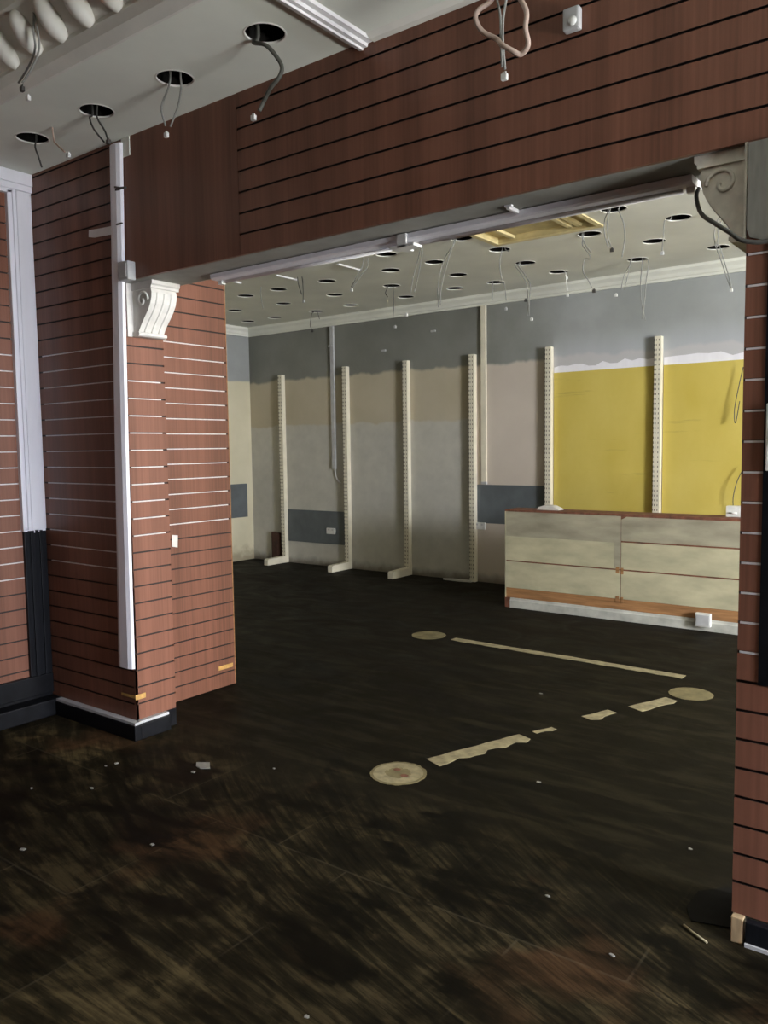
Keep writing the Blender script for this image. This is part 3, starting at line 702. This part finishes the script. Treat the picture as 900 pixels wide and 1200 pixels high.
# ------------------------------------------------------------------ back wall fittings
def upright(x, z0, z1, foot, label):
    t = thing('wall_upright', label, 'upright', (x, YB, z0), 'slotted uprights on the back wall')
    w, d = .036, .07
    m = MB(); m.box(x-w, x+w, YB-d, YB-.0005, z0, z1, 0, .003)
    m.build('post', M['upright'], t)
    m = MB(); z = z0+.05
    while z < z1-.03:
        for xx in (x-.018, x+.011): m.box(xx, xx+.007, YB-d-.001, YB-d+.001, z, z+.020)
        m.box(x-w-.0008, x-w+.006, YB-d-.0012, YB-d+.02, z, z+.022)
        z += .05
    o = m.build('slot', M['slot_dark'], t); o['kind'] = 'stuff'
    if foot:
        m = MB(); L = .36
        m.prism([(YB-d-L, 0.002), (YB-d-L, .075), (YB-d-L+.02, .092), (YB-d-.02, .098), (YB-d-.0005, .098), (YB-d-.0005, 0.002)], x-.038, x+.038, 'x')
        m.build('foot', M['upright'], t)
    return t
upright(-8.20, .0, 2.70, True, 'slotted cream upright on back wall, nearest the far left corner')
upright(-7.005, .0, 2.735, True, 'slotted cream upright at the right end of the left blue grey board')
upright(-6.005, .0, 2.74, True, 'slotted cream upright third from the left corner between bare bays')
upright(-5.03, .0, 2.74, False, 'slotted cream upright at the left end of the right blue grey board')
upright(-4.035, .0, 2.745, False, 'slotted cream upright left of the two yellow panels')
upright(-2.81, .0, 2.75, False, 'slotted cream upright standing between the two yellow panels')

def board(name, label, cat, x0, x1, z0, z1, mat, group=None, th=.008):
    m = MB(); m.box(x0, x1, YB-th, YB-.0005, z0, z1, 0, .001)
    return tag(m.build(name, mat), label, cat, group)
board('wall_board', 'blue grey board on back wall between the two leftmost uprights', 'board', -8.16, -7.045, .315, .775, M['blue_grey'], 'blue grey wall boards')
board('wall_board', 'blue grey board on back wall left of the cream counter', 'board', -5.155+.09, -4.075, .72, 1.185, M['blue_grey'], 'blue grey wall boards', .004)
m = MB(); m.box(XBL+.0005, XBL+.008, 7.70, 8.36, .645, 1.14, 0, .001)
tag(m.build('wall_board', M['blue_grey']), 'blue grey board on the left side wall of the back room', 'board', 'blue grey wall boards')
def yellow(x0, x1, label, seed):
    t = thing('yellow_panel', label, 'wall panel', ((x0+x1)/2, YB, .3), 'yellow wall panels')
    MB().box(x0, x1, YB-.010, YB-.0005, .3, 2.455, 0, .001).build('board', M['yellow'], t)
    r = random.Random(seed); pts = [(x0, 2.45)]; n = 14
    top = []
    for k in range(n+1): top.append((x0+(x1-x0)*k/n, 2.525+r.uniform(-.02, .03)))
    m = MB(); m.prism([(x0, 2.4555), (x1, 2.4555)]+top[::-1], YB-.004, YB-.0006, 'y')
    m.build('torn_edge', M['lilac_white'], t)
    return t
yellow(-3.99, -2.855, 'left yellow wall panel with torn white top edge behind the counter', 3)
yellow(-2.765, -1.2, 'right yellow wall panel with torn white top edge behind the counter', 5)

def trunking(x, z0, z1, w, label):
    t = thing('wall_trunking', label, 'trunking', (x, YB, z0), 'vertical trunking on the back wall')
    MB().box(x-w, x+w, YB-.03, YB-.0005, z0, z1, 0, .004).build('channel', M['grey_plastic'] if z0 > 1.25 else M['upright'], t)
    m = MB()
    if z0 > 1.25: m.tube(smooth_path([(x+.005, YB-.012, z0+.01), (x+.015, YB-.012, z0-.08), (x+.05, YB-.012, z0-.15), (x+.10, YB-.01, z0-.19)]), .010, 6)
    else: m.box(x-w-.004, x+w+.004, YB-.033, YB-.0005, z0-.0, z0+.03, 0, .003)
    m.build('cable_tail' if z0 > 1.25 else 'end_cap', M['grey_plastic'], t)
trunking(-7.25, 1.36, 3.298, .03, 'grey vertical trunking on back wall ending in a short cable tail')
trunking(-4.89, 1.192, 3.298, .034, 'cream vertical trunking reaching down to the right blue grey board')

def socket(x, z, y, label):
    t = thing('wall_socket', label, 'socket', (x, y, z))
    MB().box(x-.075, x+.075, y-.022, y-.0005, z-.042, z+.042, 0, .005).build('plate', M['socket'], t)
    for dx in (-.035, .035):
        MB().box(x+dx-.012, x+dx+.012, y-.026, y-.0222, z+.008, z+.028, 0, .002).build('switch', M['grey_plastic'], t)
socket(-7.33, .50, YB-.0082, 'white double socket on the left blue grey board')
socket(-4.95, .685, YB-.0042, 'white double socket below the right blue grey board by the trunking')
m = MB(); m.prism([(-8.46, .0), (-8.46, .43), (-8.45, .435), (-8.31, .42), (-8.305, .0)], YB-.05, YB-.001, 'y'); m.box(-8.44, -8.33, YB-.056, YB-.05, .02, .40)
tag(m.build('wood_offcut', M['red_brown']), 'dark red wood offcut leaning on back wall beside the leftmost upright', 'wood offcut')
for x, z, lb in ((-5.61, 3.075, 'small white clip on grey back wall above the third and fourth uprights'), (-6.38, 2.90, 'small white clip on grey back wall between the second and third uprights'), (-7.27, 3.03, 'small white clip on the top of the grey trunking')):
    yy = YB-.031 if x < -7 else YB-.0005
    m = MB(); m.box(x-.035, x+.035, yy-.014, yy, z-.012, z+.012, 0, .004); m.tube([(x, yy-.016, z), (x, yy-.012, z)], .006, 8)
    tag(m.build('cable_clip', M['grey_plastic']), lb, 'clip')

# ------------------------------------------------------------------ counter
YC = 7.278; X0, X1 = -3.965, -1.15
t = thing('service_counter', 'long cream boarded counter with orange wood rail in front of yellow panels', 'counter', (-2.6, YC+.3, 0))
m = MB(); m.box(X0+.004, X1-.001, YC+.0045, YC+.27, .10, .9849); m.build('carcass', M['brown_edge'], t)
m = MB(); m.box(X0-.003, X1, YC+.002, YC+.28, .985, 1.004, 0, .003)
m.prism([(-2.80, .986), (-2.78, .965), (-2.755, .95), (-2.72, .965), (-2.69, .986)], YC-.001, YC+.003, 'y'); m.build('worktop', M['brown_edge'], t)
bx = -2.752
def front(x0, x1, z0, z1, mat):
    MB().box(x0, x1, YC, YC+.018, z0, z1, 0, .002).build('front_board', mat, t)
front(X0+.012, bx-.003, .487, .733, M['cream']); front(X0+.012, bx-.003, .7335, .983, M['cream_stained'])
front(X0+.012, bx-.003, .205, .474, M['cream'])
front(bx+.004, X1, .752, .978, M['cream_stained']); front(bx+.004, X1, .486, .738, M['cream']); front(bx+.004, X1, .205, .472, M['cream'])
MB().box(bx-.06, bx-.0, YC-.0015, YC+.001, .49, .982).build('joint_cover', M['cream_stained'], t)
m = MB()
for z in (.475, .20):
    m.box(bx-.045, bx-.012, YC-.003, YC, z-.03, z+.03, 0, .001); m.box(bx+.004, bx+.028, YC-.003, YC, z-.035, z+.025, 0, .001)
m.build('joint_plate', M['raw_wood'], t)
MB().box(X0, X0+.0115, YC, YC+.019, .10, .984).build('side_strip', M['cream'], t)
MB().box(X0, X1, YC+.003, YC+.018, .105, .203, 0, .002).build('wood_rail', M['raw_wood'], t)
m = MB(); m.prism([(YC-.012, .001), (YC-.012, .075), (YC-.004, .085), (YC+.002, .103), (YC+.018, .103), (YC+.018, .001)], X0+.06, X1, 'x'); m.build('skirting', M['counter_skirting'], t)
MB().box(X0, X0+.058, YC-.005, YC+.018, .001, .103).build('broken_corner', M['brown_edge'], t)
s = MB().box(-2.055, -1.925, YC-.062, YC-.013, .045, .165, 0, .006).build('socket_box', M['socket'], t)
MB().box(-2.045, -1.935, YC-.066, YC-.0625, .055, .150, 0, .003).build('face_plate', M['grey_plastic'], s)
m = MB(); m.prism([(-3.66, 1.0045), (-3.64, 1.03), (-3.58, 1.05), (-3.50, 1.045), (-3.44, 1.02), (-3.42, 1.0045)], YC+.10, YC+.22, 'y')
tag(m.build('crumpled_paper', M['corbel']), 'crumpled white paper lying on the left end of counter top', 'paper')
m = MB(); m.box(-1.86, -1.74, YC+.12, YC+.20, 1.0045, 1.10, 0, .005); m.tube([(-1.83, YC+.115, 1.04), (-1.77, YC+.115, 1.04)], .008, 8)
tag(m.build('socket_block', M['socket']), 'small white socket block standing on counter top beside right pillar', 'socket')

m = MB(); m.prism([(-5.42, 8.36), (-5.20, 8.34), (-5.02, 8.37), (-5.04, 8.42), (-5.30, 8.41)], .0005, .02, 'z')
tag(m.build('plaster_lump', M['corbel']), 'flat white plaster lump on floor against the back wall left of the counter', 'debris')
# ------------------------------------------------------------------ floor markings
def disc(x, y, r, label, seed, ring):
    rr = random.Random(seed); t = thing('floor_sticker', label, 'floor sticker', (x, y, 0), 'round floor stickers')
    N = 48; pts = []
    for k in range(N):
        a = 2*math.pi*k/N; q = r*(1+rr.uniform(-.03, .02)); pts.append((x+q*math.cos(a), y+q*math.sin(a)))
    MB().prism(pts, .0005, .0025, 'z').build('disc', M['marker'], t)
    if ring:
        m = MB(); N = 40; a0 = [m.bm.verts.new((x+r*.88*math.cos(2*math.pi*k/N), y+r*.88*math.sin(2*math.pi*k/N), .0032)) for k in range(N)]
        b0 = [m.bm.verts.new((x+r*(.45+rr.uniform(-.08, .06))*math.cos(2*math.pi*k/N), y+r*(.45+rr.uniform(-.08, .06))*math.sin(2*math.pi*k/N), .0032)) for k in range(N)]
        for k in range(N): m.bm.faces.new((a0[k], a0[(k+1) % N], b0[(k+1) % N], b0[k]))
        m.build('ring', M['marker_pale'], t)
        m = MB()
        for dx, dy in ((-.03, .03), (.045, -.01)): m.prism([(x+dx+.025*math.cos(a*.9)*rr.uniform(.7, 1.2), y+dy+.018*math.sin(a*.9)) for a in range(7)], .0028, .0036, 'z')
        m.build('worn_hole', M['brown_edge'], t)
disc(-2.358, 3.205, .145, 'round worn floor sticker nearest the camera below the tape line', 1, True)
disc(-3.91, 5.79, .150, 'round faint floor sticker left of the long thin tape line', 2, False)
disc(-1.545, 5.37, .140, 'round floor sticker at the far right end of the broken tape line', 3, False)
def tape(p, q, w, label, seed, rag, mat='marker_pale'):
    """strip of old tape between two floor points with a ragged right edge"""
    rr = random.Random(seed); p, q = Vector((*p, 0)), Vector((*q, 0)); d = (q-p); L = d.length; d.normalize(); nrm = Vector((d.y, -d.x, 0))
    n = max(4, int(L/.05)); A = []; B = []
    for k in range(n+1):
        c = p+d*L*k/n
        A.append(c-nrm*w/2*(1+rr.uniform(-.08, .05))); B.append(c+nrm*(w/2-rr.uniform(0, rag)))
    m = MB(); m.prism([(v.x, v.y) for v in A+B[::-1]], .0005, .0025, 'z')
    tag(m.build('floor_tape', M[mat]), label, 'floor tape', 'worn tape on the back room floor')
tape((-2.29, 3.42), (-2.06, 4.03), .125, 'widest piece of worn floor tape beside the nearest round sticker', 4, .045)
tape((-2.045, 4.12), (-1.985, 4.25), .07, 'smallest scrap of floor tape in the gap of the broken line', 5, .04)
tape((-1.895, 4.52), (-1.815, 4.73), .12, 'short floor tape piece in the middle of the broken line', 6, .06)
tape((-1.735, 4.86), (-1.605, 5.18), .12, 'floor tape piece touching the far right round sticker', 7, .03)
tape((-3.66, 5.79), (-1.70, 5.735), .10, 'long thin tape line lying parallel to the cream counter', 8, .015)
for i, (x, y) in enumerate(FLAKES):
    rr = random.Random(50+i); sc = .005+.006*rr.random()
    m = MB(); n = 6; m.prism([(x+sc*rr.uniform(.5, 1.3)*math.cos(k*2*math.pi/n)*1.5, y+sc*rr.uniform(.5, 1.2)*math.sin(k*2*math.pi/n)) for k in range(n)], .0005, .004, 'z')
    tag(m.build('paint_flake', M['flake']), 'tiny pale paint flake lying on the dark floor', 'debris', 'pale flakes on the floor')
m = MB()
m.tube([(-.792, 2.715, .006), (-.755, 2.69, .006), (-.70, 2.66, .006)], .004, 6)
tag(m.build('splinter', M['marker_pale']), 'thin pale wood splinter on floor near the right pillar foot', 'splinter')
m = MB(); m.prism([(-3.31, 2.70), (-3.27, 2.665), (-3.23, 2.66), (-3.19, 2.69), (-3.21, 2.705), (-3.25, 2.74)], .0005, .005, 'z')
tag(m.build('plaster_scrap', M['flake']), 'flat grey plaster scrap on floor right of the pillar skirting', 'debris')

m = MB(); m.prism([(-.815, 2.965), (-.715, 3.075), (-.65, 2.98), (-.65, 2.80), (-.78, 2.76), (-.82, 2.84)], .0004, .004, 'z')  # thin flat black patch with an irregular outline
tag(m.build('black_patch', M['void']), 'black patch on the floor beside the right pillar foot', 'floor sheet')
# ------------------------------------------------------------------ daylight and camera
def area(name, loc, rot, sx, sy, power, col, spread=180):
    l = bpy.data.lights.new(name, 'AREA'); l.shape = 'RECTANGLE'; l.size = sx; l.size_y = sy; l.energy = power; l.color = col
    l.spread = math.radians(spread)
    o = bpy.data.objects.new(name, l); COL.objects.link(o); o.location = loc; o.rotation_euler = rot; return o
# the sky over the street, seen through the shop window, and an added upward lamp that brightens the front ceiling
area('street_sky', (XF+2.6, 1.9, 3.2), (0, math.radians(90), 0), 3.2, 5.0, 6300, (.84, .89, 1.0))
area('ceiling_fill_light', (XF+1.6, 1.9, .02), (math.radians(180), 0, 0), 2.6, 4.5, 4300, (.97, .98, .94))
area('back_window_daylight', (XE+.03, (BW[0]+BW[1])/2, (BW[2]+BW[3])/2), (0, math.radians(90), 0), BW[3]-BW[2], BW[1]-BW[0], 330, (1.0, .95, .82))
w = bpy.data.worlds.new('World'); S.world = w; w.use_nodes = True
w.node_tree.nodes['Background'].inputs[0].default_value = (.75, .85, 1, 1); w.node_tree.nodes['Background'].inputs[1].default_value = .4

cam = bpy.data.cameras.new('camera'); cam.sensor_fit = 'VERTICAL'; cam.sensor_height = 36; cam.lens = 946.59/1200*36
cam.clip_start = .05
co = bpy.data.objects.new('camera', cam); COL.objects.link(co)
F = Vector((-.60161247, .79478321, -.07988795)); R = Vector((.79791376, .60261906, -.01356103)); U = Vector((-.03736392, .07190219, .9967116))
co.matrix_world = Matrix(((R.x, U.x, -F.x, 0), (R.y, U.y, -F.y, 0), (R.z, U.z, -F.z, 1.65), (0, 0, 0, 1)))
S.camera = co
S.view_settings.view_transform = 'Standard'; S.view_settings.look = 'None'; S.view_settings.gamma = 1
S.view_settings.use_curve_mapping = False
S.view_settings.exposure = 0.0
S.cycles.use_denoising = True
S.cycles.max_bounces = 10; S.cycles.diffuse_bounces = 6
S.cycles.sample_clamp_indirect = 8
